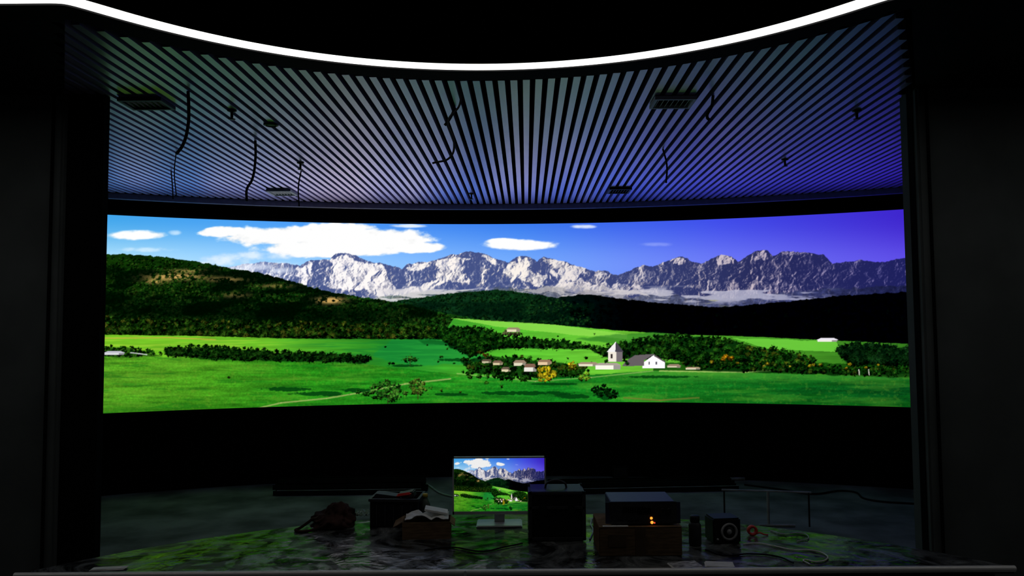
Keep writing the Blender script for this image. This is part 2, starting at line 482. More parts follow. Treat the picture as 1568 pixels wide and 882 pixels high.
lathe(ds, 'volume_knob', (-w*.36, -.001, h*.2), [(.006, 0), (.005, .008)], M_steel2, axis='Y', seg=16)

p = on_z(1152, 820, PZ)
tr = empty('red_tape_roll', (p.x, p.y, PZ+.028))
bm = bmesh.new()
for i in range(32):
    a = 2*pi*i/32
    for rr, y_ in ((.028, -.012), (.028, .012), (.015, .012), (.015, -.012)):
        bm.verts.new((rr*math.cos(a), y_, rr*math.sin(a)))
bm.verts.ensure_lookup_table()
for i in range(32):
    for k in range(4):
        bm.faces.new([bm.verts[j] for j in (i*4+k, ((i+1) % 32)*4+k, ((i+1) % 32)*4+(k+1) % 4, i*4+(k+1) % 4)])
from_bm('tape_ring', bm, M_red, tr, True)
tube(tr, 'loose_tail', [(.02, 0, -.02), (.04, -.005, -.012), (.062, -.01, -.02), (.085, -.005, -.024)], .004, M_red)
wc = [(1138, 833), (1160, 832), (1185, 836), (1215, 842), (1245, 843), (1262, 848), (1266, 856), (1248, 860), (1232, 857), (1240, 864)]
tube(None, 'white_power_cable', [on_z(a, b_, PZ+.005) for a, b_ in wc], .0035, M_white)
tube(None, 'signal_cable', [on_z(800, 832, PZ+.006), on_z(770, 838, PZ+.006), on_z(740, 844, PZ+.006), on_z(690, 838, PZ+.006), on_z(650, 842, PZ+.006)], .004, M_rubber)
tube(None, 'signal_cable', [on_z(x_, y_, PZ+.005) for x_, y_ in ((903, 826), (908, 812), (905, 800), (912, 794), (922, 796))], .004, M_steel2)
tube(None, 'signal_cable', [on_z(x_, y_, PZ+.006) for x_, y_ in ((1080, 842), (1110, 850), (1150, 848), (1190, 852), (1215, 862))], .004, M_rubber)
tube(None, 'signal_cable', [on_z(x_, y_, PZ+.005) for x_, y_ in ((1180, 812), (1200, 818), (1225, 816), (1238, 824), (1220, 829))], .003, M_steel2)

cx, cy, w, h = place(566, 640, 808, 764)
cr = empty('tool_crate', (cx, cy, PZ), -.06); d = .22; tk = .006
boxes(cr, 'crate_walls', [((0, tk/2, h/2), (w, tk, h)), ((0, d-tk/2, h/2), (w, tk, h)), ((-w/2+tk/2, d/2, h/2), (tk, d-2*tk, h)), ((w/2-tk/2, d/2, h/2), (tk, d-2*tk, h)), ((0, d/2, .004), (w, d, .008))], M_plast)
boxes(cr, 'rim', [((0, -.004, h-.008), (w+.016, .01, .016)), ((0, d+.004, h-.008), (w+.016, .01, .016)), ((-w/2-.004, d/2, h-.008), (.01, d, .016)), ((w/2+.004, d/2, h-.008), (.01, d, .016))], M_plast2, .002)
boxes(cr, 'ribs', [((-w/2+.04+i*(w-.08)/4, -.003, h*.42), (.006, .006, h*.7)) for i in range(5)], M_plast2)
boxes(cr, 'tools', [((-.05, .1, h-.01), (.16, .1, .04), Matrix.Rotation(.12, 3, 'Y')), ((.05, .14, h-.005), (.1, .09, .04), Matrix.Rotation(-.2, 3, 'Y'))], M_plast2, .006)
box(cr, 'red_driver_handle', (.05, .05, h+.014), (.09, .022, .022), M_red, .008, Matrix.Rotation(-.15, 3, 'Y'))
wp = on_z(632, 816, PZ)
wb = empty('water_bottle', (on_y(652, 800, wp.y+.16).x-.01, wp.y+.22, PZ)); r = .03
lathe(wb, 'bottle_body', (0, 0, 0), [(r*.9, 0), (r, .008), (r, .05), (r*.94, .055), (r, .06), (r, .11), (r*.6, .14), (.013, .15), (.013, .155)], M_bottle)
lathe(wb, 'cap', (0, 0, 0), [(.016, .155), (.016, .175), (.013, .177)], M_yellow, seg=20)

cx, cy, w, h = place(616, 690, 826, 800)
ob = empty('cardboard_box', (cx, cy, PZ), .05); d = .17; tk = .005
boxes(ob, 'carton_walls', [((0, tk/2, h/2), (w, tk, h)), ((0, d-tk/2, h/2), (w, tk, h)), ((-w/2+tk/2, d/2, h/2), (tk, d-2*tk, h)), ((w/2-tk/2, d/2, h/2), (tk, d-2*tk, h)), ((0, d/2, tk/2), (w-.012, d-.012, tk))], M_card)
boxes(ob, 'side_flaps', [((-w/2-.025, d/2, h-.012), (.06, d-.01, .004), Matrix.Rotation(-.5, 3, 'Y')), ((w/2+.01, d/2, h-.014), (.03, d-.01, .004), Matrix.Rotation(.6, 3, 'Y'))], M_card)
bm = bmesh.new()
bmesh.ops.create_grid(bm, x_segments=18, y_segments=14, size=.5)
for v in bm.verts:
    v.co.x *= w*.9; v.co.y *= d*.9
    q = v.co*9
    v.co.z = h+.012+.05*abs(mn.noise(Vector((q.x, q.y, 3))))+.012*mn.noise(Vector((q.x*3, q.y*3, 1)))
    v.co.y += d/2
bmesh.ops.solidify(bm, geom=bm.faces[:], thickness=.003)
from_bm('crumpled_wrapping', bm, M_paper, ob)
box(ob, 'folded_manual', (.05, d*.55, h+.045), (.13, .1, .012), M_paper, .002, Matrix.Rotation(.2, 3, 'Y'))

cx, cy, w, h = place(468, 538, 811, 778)
bg = empty('crumpled_bag', (cx, cy+.08, PZ))
bm = bmesh.new()
bmesh.ops.create_icosphere(bm, subdivisions=5, radius=1)
for v in bm.verts:
    q = v.co.copy()
    k = 1+.45*mn.noise(q*1.7+Vector((3, 1, 0)))+.22*mn.noise(q*4)+.10*abs(mn.noise(q*9))
    z = q.z*k
    v.co = Vector((q.x*k*w*.48*(1-.25*z), q.y*k*.10, max(0, (z+.55)/1.6*h*(1+.35*q.x))))
from_bm('bag_body', bm, M_maroon, bg, True)
tube(bg, 'strap', [(-w*.40, -.05, .05), (-w*.62, -.09, .012), (-w*.68, -.12, .008), (-w*.4, -.14, .008), (-w*.1, -.13, .03), (0, -.11, .05)], .008, M_maroon)
p = on_z(556, 790, PZ)
bm = bmesh.new(); bmesh.ops.create_grid(bm, x_segments=24, y_segments=24, size=.5)
for v in bm.verts:
    q = v.co.copy()
    v.co = Vector((q.x*.10, q.y*.12, .018+.035*abs(mn.noise(Vector((q.x*5, q.y*5, 2))))+.012*mn.noise(Vector((q.x*14, q.y*14, 1)))))
bmesh.ops.solidify(bm, geom=bm.faces[:], thickness=.002)
o = from_bm('plastic_wrap', bm, M_film, None, True); o.location = (p.x-.005, p.y+.02, PZ-.01)

def sheet(nm, pxp, pyp, wx, wy, rz, m, z=0):
    p = on_z(pxp, pyp, PZ)
    e = empty(nm, (p.x, p.y, PZ+z), rz)
    for i in range(3):
        box(e, 'leaf_%d' % (i+1), (.004*i, .003*i, .0015+i*.0022), (wx, wy, .0018), m if i == 2 else M_paper, 0, Matrix.Rotation(.03*i, 3, 'Z'))
sheet('printed_leaflet', 1048, 867, .14, .10, .15, M_print)
sheet('printed_leaflet', 1100, 866, .13, .08, -.2, M_paper)
sheet('paper_scrap', 165, 872, .16, .04, .1, M_paper)

def channels(nm, xa, ya, xb, yb, n, m):
    a = on_z(xa, ya, 0); b_ = on_z(xb, yb, 0)
    L = (b_-a).length; ang = math.atan2(b_.y-a.y, b_.x-a.x)
    e = empty(nm, ((a.x+b_.x)/2, (a.y+b_.y)/2, 0), ang)
    for i in range(n):
        row = i//2; cx_ = -.06+.13*(i % 2)+.03*row; z = row*.052; sh_ = random.uniform(-.05, .05)
        boxes(e, 'channel_%d' % (i+1), [((sh_, cx_, z+.003), (L-.1, .1, .005)), ((sh_, cx_-.0475, z+.025), (L-.1, .005, .048)), ((sh_, cx_+.0475, z+.025), (L-.1, .005, .048))], m)
    boxes(e, 'edge_highlight', [((0, -.112, .0515), (L-.14, .008, .004))], M_steel2)  # pale strip added as a painted highlight along the dark channels' top edge
channels('steel_channel_stack', 418, 756, 657, 753, 5, M_steel)
channels('steel_channel_stack', 840, 754, 1135, 748, 4, M_steel)
tube(None, 'steel_pipe', [on_z(850, 738, .018), on_z(995, 736, .018), on_z(1140, 733, .018)], .016, M_steel2)
tube(None, 'floor_cable', [on_z(x_, y_, .01) for x_, y_ in ((590, 722), (625, 728), (655, 742), (680, 757), (720, 765))], .009, M_steel2)
tube(None, 'floor_cable', [on_z(x_, y_, .01) for x_, y_ in ((1140, 742), (1200, 750), (1240, 756), (1300, 752), (1330, 765), (1410, 772))], .009, M_rubber)
p = on_z(1177, 806, 0)
hT = on_y(1177, 752, p.y).z
ts = empty('low_metal_trestle', (p.x, p.y, 0), .1)
tube(ts, 'post', [(0, 0, .01), (0, 0, hT/2), (0, 0, hT)], .012, M_steel2)
tube(ts, 'foot_bar', [(-.08, 0, .012), (.05, -.02, .012), (.2, -.05, .012)], .010, M_steel2)
tube(ts, 'top_bar', [(-.35, .1, hT), (0, 0, hT), (.32, -.1, hT)], .008, M_steel2)
tube(ts, 'rear_post', [(-.33, .1, .01), (-.33, .1, hT/2), (-.33, .1, hT)], .007, M_steel)
tube(ts, 'far_post', [(.30, -.095, .01), (.30, -.095, hT/2), (.30, -.095, hT)], .007, M_steel)
p = on_z(951, 733, 0)
jb = empty('junction_box', (p.x, p.y+.1, 0))
box(jb, 'enclosure', (0, 0, .06), (.17, .1, .12), M_plast, .006)
box(jb, 'lid', (0, -.052, .06), (.15, .006, .10), M_plast2, .003)

wd_ = bpy.data.worlds.new('world'); scn.world = wd_; wd_.use_nodes = True
wd_.node_tree.nodes['Background'].inputs['Color'].default_value = (0.002, 0.002, 0.0025, 1)

# ------------------------------------------------------------------ LED picture (drawn in camera image pixels, then projected onto the screen mesh)
S = 1.6
X0c, X1c, Y0c, Y1c = 150, 1412, 312, 640
nx, ny = int((X1c-X0c)*S), int((Y1c-Y0c)*S)
X, Y = np.meshgrid(X0c+(np.arange(nx)+.5)/S, Y0c+(np.arange(ny)+.5)/S)
TAB = rng.random((8, 256, 256))
def vnoise(x, y, s=0):
    T = TAB[s % 8]
    xi = np.floor(x).astype(int); yi = np.floor(y).astype(int)
    fx = x-xi; fy = y-yi
    fx = fx*fx*(3-2*fx); fy = fy*fy*(3-2*fy)
    a = T[yi & 255, xi & 255]; b_ = T[yi & 255, (xi+1) & 255]
    c = T[(yi+1) & 255, xi & 255]; d = T[(yi+1) & 255, (xi+1) & 255]
    return (a*(1-fx)+b_*fx)*(1-fy)+(c*(1-fx)+d*fx)*fy
def fbm(x, y, o=5, s=0, g=.55):
    v = 0; amp = .5; tot = 0
    for k in range(o):
        v = v+amp*vnoise(x*2**k+17*k, y*2**k+31*k, s+k); tot += amp; amp *= g
    return v/tot
def sm(a, b_, x):
    t = np.clip((x-a)/(b_-a), 0, 1); return t*t*(3-2*t)
def C(*c): return np.array(c, float)
def xcol(xs, cols, XX):
    cols = np.array(cols, float)
    return np.stack([np.interp(XX, xs, cols[:, k]) for k in range(3)], -1)
def lay(a, col):
    global img
    img = img*(1-a[..., None])+col*a[..., None]
n_f = fbm(X/5, Y/4, 4, 1)
n_m = fbm(X/22, Y/14, 5, 2)
n_fine = fbm(X/2.0, Y/1.7, 2, 3)
n_px = fbm(X/1.3, Y/1.2, 2, 5)
n_h = fbm(X/40, Y/3.5, 4, 5)

top = xcol([160, 450, 800, 1100, 1400], [(70, 162, 226), (76, 152, 236), (58, 120, 228), (68, 80, 224), (68, 44, 196)], X)
hor = xcol([160, 450, 800, 1100, 1400], [(182, 224, 246), (156, 206, 250), (120, 170, 244), (112, 124, 238), (100, 84, 224)], X)
img = top+(hor-top)*sm(325, 412, Y)[..., None]
cn = fbm(X/34, Y/15, 5, 4); cn2 = fbm(X/14, Y/8, 4, 6)
def cloud(els, soft=.3, k=1.0, col=(255, 255, 255), amp=.9):
    f = np.full_like(X, -9.0)
    for cx, cy, rx, ry in els:
        f = np.maximum(f, 1-((X-cx)/rx)**2-((Y-cy)/ry)**2)
    f = f+(cn-.5)*amp+(cn2-.5)*amp*.7
    lay(sm(0, soft*2, f)*k, C(*col)-((1-cn2)*26)[..., None]*sm(0, .8, 1-f)[..., None])
cloud([(345, 355, 42, 9), (420, 362, 90, 17), (500, 360, 90, 21), (570, 367, 95, 20), (640, 379, 50, 9), (500, 380, 130, 15), (520, 348, 60, 9)], .22)
cloud([(345, 398, 50, 11), (400, 392, 55, 10), (425, 408, 40, 10), (315, 402, 22, 7)], .6, .8, (236, 242, 255), 1.3)
cloud([(208, 360, 50, 8)], .35, .97)
cloud([(225, 382, 60, 5)], .6, .45, amp=1.6)
cloud([(795, 375, 68, 9), (770, 371, 34, 7)], .3, .98)
cloud([(893, 347, 24, 4), (625, 346, 32, 3.5)], .5, .8)
cloud([(1003, 374, 30, 4)], .7, .4, (200, 205, 250))
cloud([(268, 356, 12, 5)], .6, .55)

rx_ = [150, 345, 375, 400, 440, 460, 470, 490, 505, 514, 522, 535, 545, 560, 580, 600, 615, 625, 640, 655, 670, 690, 705, 720, 735, 750, 765, 780, 790, 800, 812, 822, 832, 845, 860, 880, 900, 912, 925, 940, 946, 960, 985, 1000, 1015, 1030, 1040, 1052, 1060, 1075, 1090, 1105, 1120, 1130, 1145, 1160, 1175, 1183, 1190, 1197, 1215, 1240, 1262, 1275, 1300, 1320, 1345, 1370, 1395, 1412]
ry_ = [415, 410, 404, 400, 403, 406, 399, 397, 396, 388, 386, 388, 391, 398, 402, 406, 411, 404, 401, 401, 396, 390, 388, 384, 386, 391, 398, 401, 393, 391, 392, 401, 393, 396, 399, 405, 411, 415, 414, 419, 421, 415, 405, 408, 402, 396, 393, 394, 401, 403, 395, 389, 392, 401, 391, 383, 383, 391, 390, 385, 384, 387, 390, 403, 400, 397, 401, 397, 392, 392]
ridge = lambda x: np.interp(x, rx_, ry_)
rj = ridge(X)+(fbm(X/7, Y*0+3.3, 4, 6)-.5)*5
dep = Y-rj
wX = X+(fbm(X/13, Y/13, 5, 7)-.5)*26
wY = Y+(fbm(X/13, Y/13, 5, 3)-.5)*16
def poly_in(pts, XX, YY):
    P = np.array(pts, float); ins = np.zeros(X.shape, bool); j = len(P)-1
    for i in range(len(P)):
        xi, yi = P[i]; xj, yj = P[j]
        if yi != yj:
            ins ^= ((yi > YY) != (yj > YY)) & (XX < (xj-xi)*(YY-yi)/(yj-yi)+xi)
        j = i
    return ins.astype(float)
def blur(a, n=1):
    for _ in range(n):
        a = (a+np.roll(a, 1, 0)+np.roll(a, -1, 0)+np.roll(a, 1, 1)+np.roll(a, -1, 1))/5
    return a
face = np.zeros_like(X)
for P, k in (([(502, 400), (522, 390), (548, 396), (580, 406), (602, 436), (588, 452), (540, 440), (520, 446), (490, 436), (516, 415)], 1.0),
             ([(458, 412), (470, 400), (480, 412), (472, 424), (466, 444), (456, 436)], .9),
             ([(560, 446), (640, 440), (650, 456), (590, 462)], .95),
             ([(622, 408), (640, 402), (660, 404), (656, 414), (632, 418)], .9),
             ([(672, 400), (704, 390), (722, 396), (704, 408), (722, 436), (690, 428), (660, 442), (640, 440), (672, 418)], .95),
             ([(738, 386), (752, 393), (768, 404), (748, 402), (742, 396)], .9),
             ([(770, 418), (792, 396), (804, 394), (812, 408), (836, 422), (830, 440), (800, 430)], .85),
             ([(826, 398), (848, 398), (880, 405), (900, 414), (884, 420), (905, 436), (870, 430), (848, 440), (852, 414)], .95),
             ([(850, 432), (990, 436), (1010, 448), (860, 446)], .75),
             ([(905, 418), (928, 414), (944, 424), (925, 430)], .6),
             ([(960, 424), (985, 410), (1000, 424), (985, 438), (960, 434)], .3),
             ([(1026, 398), (1042, 393), (1054, 398), (1050, 408), (1034, 406)], 1.0),
             ([(1096, 396), (1108, 389), (1122, 396), (1112, 404), (1100, 403)], 1.0),
             ([(1152, 392), (1162, 383), (1182, 388), (1178, 396), (1160, 396)], .95),
             ([(1192, 388), (1216, 384), (1242, 390), (1216, 393)], .6),
             ([(1050, 440), (1090, 428), (1140, 434), (1190, 430), (1260, 444), (1120, 460)], .4)):
    face = np.maximum(face, poly_in(P, wX, wY)*k)
face = blur(face, 2)
hh = fbm(wX/30, wY/34, 6, 0, .6)
gx = blur(np.gradient(hh, axis=1)*S*30+np.gradient(hh, axis=0)*S*9, 1)
fine = fbm(X/4, Y/6, 4, 2)-.5
gul = 1-np.abs(2*fbm(wX/9+Y*.02, wY/46, 4, 6)-1)
s_ = .20+gx*.36+fine*.55+face*.60-(gul-.78)*.60*sm(2, 20, dep)
s_ += np.interp(X, [345, 460, 520, 900, 960, 1100, 1400], [.3, .08, .02, .02, .02, -.02, -.08])
s_ = sm(.10, 1.0, s_)
shd = xcol([345, 460, 800, 1000, 1150, 1400], [(150, 165, 205), (78, 92, 140), (72, 84, 132), (58, 66, 112), (46, 50, 94), (36, 38, 94)], X)
lit = xcol([345, 460, 800, 960, 1150, 1400], [(225, 230, 245), (252, 246, 246), (244, 236, 228), (214, 206, 210), (196, 182, 192), (120, 112, 172)], X)
mcol = shd+(lit-shd)*s_[..., None]
# warm rock tint between lit and shaded parts
wr = np.exp(-((s_-.45)/.22)**2)*.28*sm(.4, .6, n_m)
mcol = mcol*(1-wr[..., None])+xcol([345, 900, 1400], [(168, 158, 158), (166, 150, 138), (92, 84, 130)], X)*wr[..., None]
ma = sm(0, 1.2, dep)
lay(ma*(X > 340), mcol)
cloud([(395, 409, 44, 8), (365, 413, 30, 6), (430, 414, 30, 6)], .6, .75, (235, 240, 252))
low = sm(0, 3, Y-np.interp(X, [440, 520, 600, 700, 800, 900, 960, 1040, 1120, 1200, 1300, 1412], [446, 452, 452, 444, 439, 444, 450, 452, 452, 446, 440, 432])-(n_m-.5)*18)
fc = xcol([440, 700, 900, 1000, 1200, 1412], [(80, 104, 90), (90, 104, 100), (120, 120, 130), (100, 105, 125), (70, 76, 116), (24, 28, 58)], X)
lay(low*(X > 440)*.7, fc*(.5+.9*n_f)[..., None])
sc = sm(.47, .57, fbm(X/46, Y/7, 5, 4))*sm(434, 446, Y)*sm(470, 458, Y)*sm(560, 590, X)*sm(1300, 1220, X)
lay(sc*.8, xcol([480, 900, 1250], [(228, 224, 226), (216, 212, 214), (170, 170, 198)], X))
lay(poly_in([(790, 446), (850, 436), (930, 440), (1000, 452), (940, 456), (870, 448)], wX, wY)*.55, C(206, 200, 200))

def below(xs, ys, amp=3, soft=1.0, nn=None):
    nn = n_f if nn is None else nn
    return sm(0, soft, Y-np.interp(X, xs, ys)-(nn-.5)*amp*2)
def poly(pts, amp=0):
    return poly_in(pts, X+(n_f-.5)*amp*2, Y+(n_m-.5)*amp*2)
def stamp(cx, cy, r, col, asp=1.0, k=1.0, con=1.0):
    i0 = max(0, int((cx-r*1.5-X0c)*S)); i1 = min(nx, int((cx+r*1.5-X0c)*S)+2)
    j0 = max(0, int((cy-r*asp*1.5-Y0c)*S)); j1 = min(ny, int((cy+r*asp*1.5-Y0c)*S)+2)
    if i1 <= i0 or j1 <= j0: return
    x = (X[j0:j1, i0:i1]-cx)/r; y = (Y[j0:j1, i0:i1]-cy)/(r*asp)
    nf = n_fine[j0:j1, i0:i1]; n2_ = n_px[j0:j1, i0:i1]
    d = np.sqrt(x*x+y*y)+(nf-.5)*1.5
    a = sm(1.1, .65, d)*k
    l = np.clip(.56+con*(-.42*y-.18*x+(nf-.5)*1.5+(n2_-.5)*.7), .08, 1.6)
    c = np.array(col, float)*l[..., None]
    img[j0:j1, i0:i1] = img[j0:j1, i0:i1]*(1-a[..., None])+c*a[..., None]
def forest(pts, n, r0, r1, cols, asp=1.0, con=1.0, k=1.0, shade=0.0):
    if shade:
        lay(blur(poly([(a_, b_+3) for a_, b_ in pts], 3), 3)*shade, C(6, 34, 12))
    P = np.array(pts, float)
    bx0, by0 = P.min(0); bx1, by1 = P.max(0)
    out = []
    while len(out) < n:
        x = random.uniform(bx0, bx1); y = random.uniform(by0, by1)
        ins = False; j = len(P)-1
        for i in range(len(P)):
            if (P[i][1] > y) != (P[j][1] > y) and x < (P[j][0]-P[i][0])*(y-P[i][1])/(P[j][1]-P[i][1])+P[i][0]: ins = not ins
            j = i
        if ins: out.append((y, x))
    out.sort()
    for y, x in out:
        t = (y-by0)/max(1, by1-by0)
        r = (r0+(r1-r0)*t)*random.uniform(.6, 1.3)
        c = np.array(random.choice(cols), float)*random.uniform(.75, 1.2)
        stamp(x, y, r, c, asp, k, con)

a = below([440, 600, 640, 700, 760, 800, 850, 900, 950, 1030, 1100, 1200, 1280, 1412], [470, 462, 455, 448, 443, 447, 455, 450, 457, 465, 470, 462, 453, 445], 2)
lay(a*(X > 560), xcol([600, 800, 880, 960, 1412], [(22, 56, 34), (18, 50, 26), (8, 20, 18), (3, 7, 9), (2, 4, 10)], X)*(.6+.8*n_f)[..., None])
forest([(600, 463), (700, 449), (760, 444), (830, 453), (900, 470), (905, 498), (800, 497), (690, 488), (620, 480)], 1000, 1.6, 2.8, [(30, 78, 38), (22, 64, 30), (42, 90, 40), (12, 42, 24)], con=.7, k=.8)
lay(sm(.5, .62, fbm(X/60, Y/12, 4, 3))*sm(452, 466, Y)*sm(500, 488, Y)*(X > 620)*(X < 910)*.6, C(6, 24, 16))
forest([(850, 455), (920, 456), (1030, 470), (1120, 476), (1400, 455), (1400, 520), (1000, 508), (900, 500)], 260, 3, 5, [(6, 14, 13), (7, 18, 13), (4, 9, 10)], con=.6, k=.7)
lay(sm(.48, .58, fbm(X/30, Y/5, 4, 2))*sm(472, 464, Y)*sm(455, 462, Y)*sm(1075, 1092, X)*sm(1130, 1105, X)*.7, C(160, 160, 110))

L2x = [150, 200, 250, 300, 350, 400, 440, 480, 520, 560, 620, 680, 760, 800]
L2y = [388, 389, 393, 400, 409, 418, 428, 441, 449, 455, 464, 479, 493, 499]
a = below(L2x, L2y, 2.5)*(X < 800)
lay(a, xcol([150, 400, 600, 800], [(26, 60, 14), (16, 44, 14), (26, 70, 22), (40, 100, 30)], X)*(.35+1.1*n_m)[..., None])
forest([(155, 392), (250, 397), (350, 412), (440, 431), (520, 451), (620, 467), (700, 486), (745, 500), (735, 530), (690, 520), (600, 516), (450, 516), (160, 511)], 5600, 1.6, 3.4,
       [(42, 90, 28), (28, 70, 22), (56, 102, 32), (14, 42, 14), (12, 34, 14), (72, 102, 36)], con=.8, k=.85)
hp = fbm(X/56+Y/50, Y/19, 5, 6)
lay(sm(.44, .58, hp)*sm(400, 418, Y)*sm(505, 480, Y)*(X < 670)*a*.82, C(4, 15, 8))
lay(np.exp(-((Y-(472+.03*(X-160)))/16)**2)*sm(690, 540, X)*a*.72, C(4, 14, 8))
for cx, cy, rx, ry, k in ((268, 424, 40, 5, .9), (238, 431, 16, 4, .7), (345, 428, 30, 4, .5), (506, 460, 20, 5, 1.0), (420, 438, 26, 3, .4), (360, 452, 22, 4, .35), (285, 415, 30, 3, .5)):
    e = np.exp(-(((X-cx)/rx)**2+((Y-cy)/ry)**2))*sm(.40, .58, n_f)
    lay(np.clip(e*k*1.3, 0, 1), C(196, 160, 96))
forest([(160, 486), (300, 490), (450, 493), (600, 495), (690, 503), (690, 519), (600, 517), (450, 518), (300, 514), (160, 512)], 760, 2.6, 4.8,
       [(40, 76, 20), (26, 54, 16), (56, 92, 28), (76, 84, 28), (14, 34, 12), (12, 28, 10)], con=1.1)

L3x = [150, 300, 450, 600, 680, 686, 695, 760, 850, 950, 1050, 1150, 1280, 1412]
L3y = [512, 514, 518, 519, 520, 500, 487, 492, 497, 506, 512, 515, 521, 527]
m3 = below(L3x, L3y, .8)
base = xcol([150, 400, 600, 760, 950, 1100, 1412], [(122, 190, 46), (108, 182, 48), (42, 134, 44), (88, 186, 54), (116, 196, 62), (84, 160, 48), (56, 116, 36)], X)
lay(m3, base*(.84+.30*n_h)[..., None])
lay(poly([(690, 487), (760, 500), (870, 512), (960, 519), (960, 512), (850, 497), (760, 491)], 1)*.8, C(144, 214, 84))
lay(blur(poly([(600, 520), (690, 520), (760, 556), (620, 560), (570, 545)], 3), 4)*.65, C(32, 140, 64))
lay(blur(poly([(880, 518), (1000, 508), (1080, 516), (960, 530)], 3), 3)*.5, C(30, 96, 36))
lay(blur(poly([(640, 521), (730, 523), (740, 530), (650, 528)], 2), 2)*.8, C(20, 90, 36))
lay(poly([(1120, 518), (1280, 522), (1290, 540), (1180, 534)], 2)*.8, C(116, 204, 70))
lay(poly([(1000, 556), (1400, 556), (1400, 574), (1000, 574)], 3)*.85, C(26, 74, 18))
# mown strip lines and warm edges on the left field
lay(m3*sm(.50, .62, fbm(X/70, Y/2.2, 3, 2))*sm(548, 535, Y)*sm(480, 380, X)*.4, C(176, 206, 70))
lay(m3*sm(.52, .62, fbm(X/60, Y/2.6, 3, 7))*sm(560, 545, Y)*sm(400, 520, X)*sm(720, 660, X)*.4, C(24, 112, 50))
L4x = [150, 400, 560, 700, 800, 900, 1000, 1150, 1412]
L4y = [544, 550, 557, 573, 580, 574, 567, 570, 579]
m4 = below(L4x, L4y, 1)
near = xcol([150, 300, 480, 700, 850, 950, 1200, 1412], [(92, 160, 42), (78, 150, 36), (48, 138, 32), (42, 142, 38), (28, 126, 38), (38, 134, 40), (20, 98, 34), (14, 76, 32)], X)
lay(m4, near*(.70+.50*n_h)[..., None]*(.86+.28*n_fine)[..., None])
lay(m4*sm(600, 640, Y)*.45, C(20, 90, 16))
lay(m4*sm(.5, .7, fbm(X/90, Y/10, 4, 1))*.28, C(118, 172, 54))
lay(m4*sm(.54, .66, fbm(X/50, Y/4, 5, 6))*.35, C(20, 96, 26))
lay(m4*sm(.62, .72, n_f)*.16, C(150, 170, 60))
lay(m4*sm(590, 572, Y)*sm(900, 1000, X)*.5, C(92, 172, 60))

def line(pts, w, col, k=1.0):
    P = np.array(pts, float)
    for (xa, ya), (xb, yb) in zip(P[:-1], P[1:]):
        dx, dy = xb-xa, yb-ya
        t = np.clip(((X-xa)*dx+(Y-ya)*dy)/(dx*dx+dy*dy), 0, 1)
        d = np.hypot(X-xa-t*dx, Y-ya-t*dy)
        lay(sm(w, w*.4, d+(n_fine-.5)*.8)*k, C(*col))
line([(365, 632), (430, 617), (500, 610), (560, 600), (620, 588), (690, 580)], 1.6, (170, 180, 110), .75)
line([(955, 609), (1010, 613), (1070, 609)], 1.8, (130, 116, 56), .6)
line([(700, 572), (820, 584), (905, 578), (1000, 568)], 1.2, (180, 190, 120), .5)
line([(160, 518), (260, 517), (330, 520)], 1.2, (190, 170, 70), .8)
line([(1010, 568), (1140, 570), (1200, 566)], 1.6, (205, 215, 130), .6)
for cx, cy, rx, ry in ((440, 596, 40, 3.5), (490, 603, 45, 4), (545, 598, 26, 3.5), (800, 602, 90, 3.5), (880, 607, 30, 4), (930, 606, 24, 6), (700, 551, 30, 3), (1010, 577, 60, 2.5), (620, 560, 30, 2), (690, 604, 34, 2.5), (850, 588, 40, 2)):
    e = 1-(((X-cx)/rx)**2+((Y-cy)/ry)**2)+(n_f-.5)*1.8+(n_m-.5)
    lay(sm(0, .5, e)*.8, C(8, 58, 20))

G = [(34, 84, 22), (22, 62, 18), (46, 98, 28), (14, 42, 14), (10, 32, 12)]
forest([(250, 534), (300, 528), (360, 531), (430, 537), (520, 542), (572, 548), (560, 553), (470, 551), (380, 549), (300, 546), (258, 543)], 420, 2.4, 4.6, [(24, 60, 18), (14, 42, 14), (38, 76, 24), (9, 28, 11)], shade=.8)
forest([(160, 528), (200, 531), (250, 541), (200, 545), (160, 543)], 60, 2, 3.6, G, shade=.6)
forest([(660, 500), (730, 500), (775, 512), (760, 532), (722, 543), (690, 530)], 280, 2.8, 4.8, G, shade=.8)
forest([(740, 512), (800, 516), (880, 523), (905, 530), (880, 532), (790, 531), (740, 530)], 190, 2.6, 4.2, G, shade=.8)
forest([(765, 506), (800, 508), (795, 514), (770, 512)], 18, 2, 3.4, [(100, 100, 66), (56, 84, 38)])
forest([(905, 532), (960, 522), (1010, 514), (1060, 512), (1120, 518), (1150, 530), (1150, 552), (1060, 556), (1030, 548), (930, 545)], 380, 3.2, 5.8, G+[(56, 104, 30)], shade=.85)
forest([(1140, 528), (1190, 532), (1250, 548), (1240, 560), (1150, 556)], 160, 2.8, 4.6, G+[(90, 104, 30)], shade=.7)
forest([(1278, 534), (1310, 524), (1400, 530), (1400, 556), (1300, 556)], 260, 3.6, 6.4, [(18, 46, 20), (10, 30, 16), (26, 60, 28)], shade=.8)
forest([(1040, 552), (1400, 562), (1400, 576), (1250, 570), (1060, 564)], 340, 2.2, 3.8, G+[(16, 44, 14), (70, 94, 30)], shade=.6)
forest([(705, 548), (760, 542), (850, 552), (900, 560), (890, 574), (820, 576), (720, 568)], 190, 2.6, 4.4, G+[(76, 92, 30)], shade=.75)
forest([(725, 538), (745, 538), (748, 545), (725, 546)], 6, 2.4, 3.6, [(130, 100, 36), (90, 90, 30)])
for _ in range(46):
    x_ = random.uniform(580, 1000); y_ = random.uniform(506, 560)
    if y_ > np.interp(x_, L3x, L3y)+8: stamp(x_, y_, random.uniform(1.4, 2.8), random.choice(G), .8)
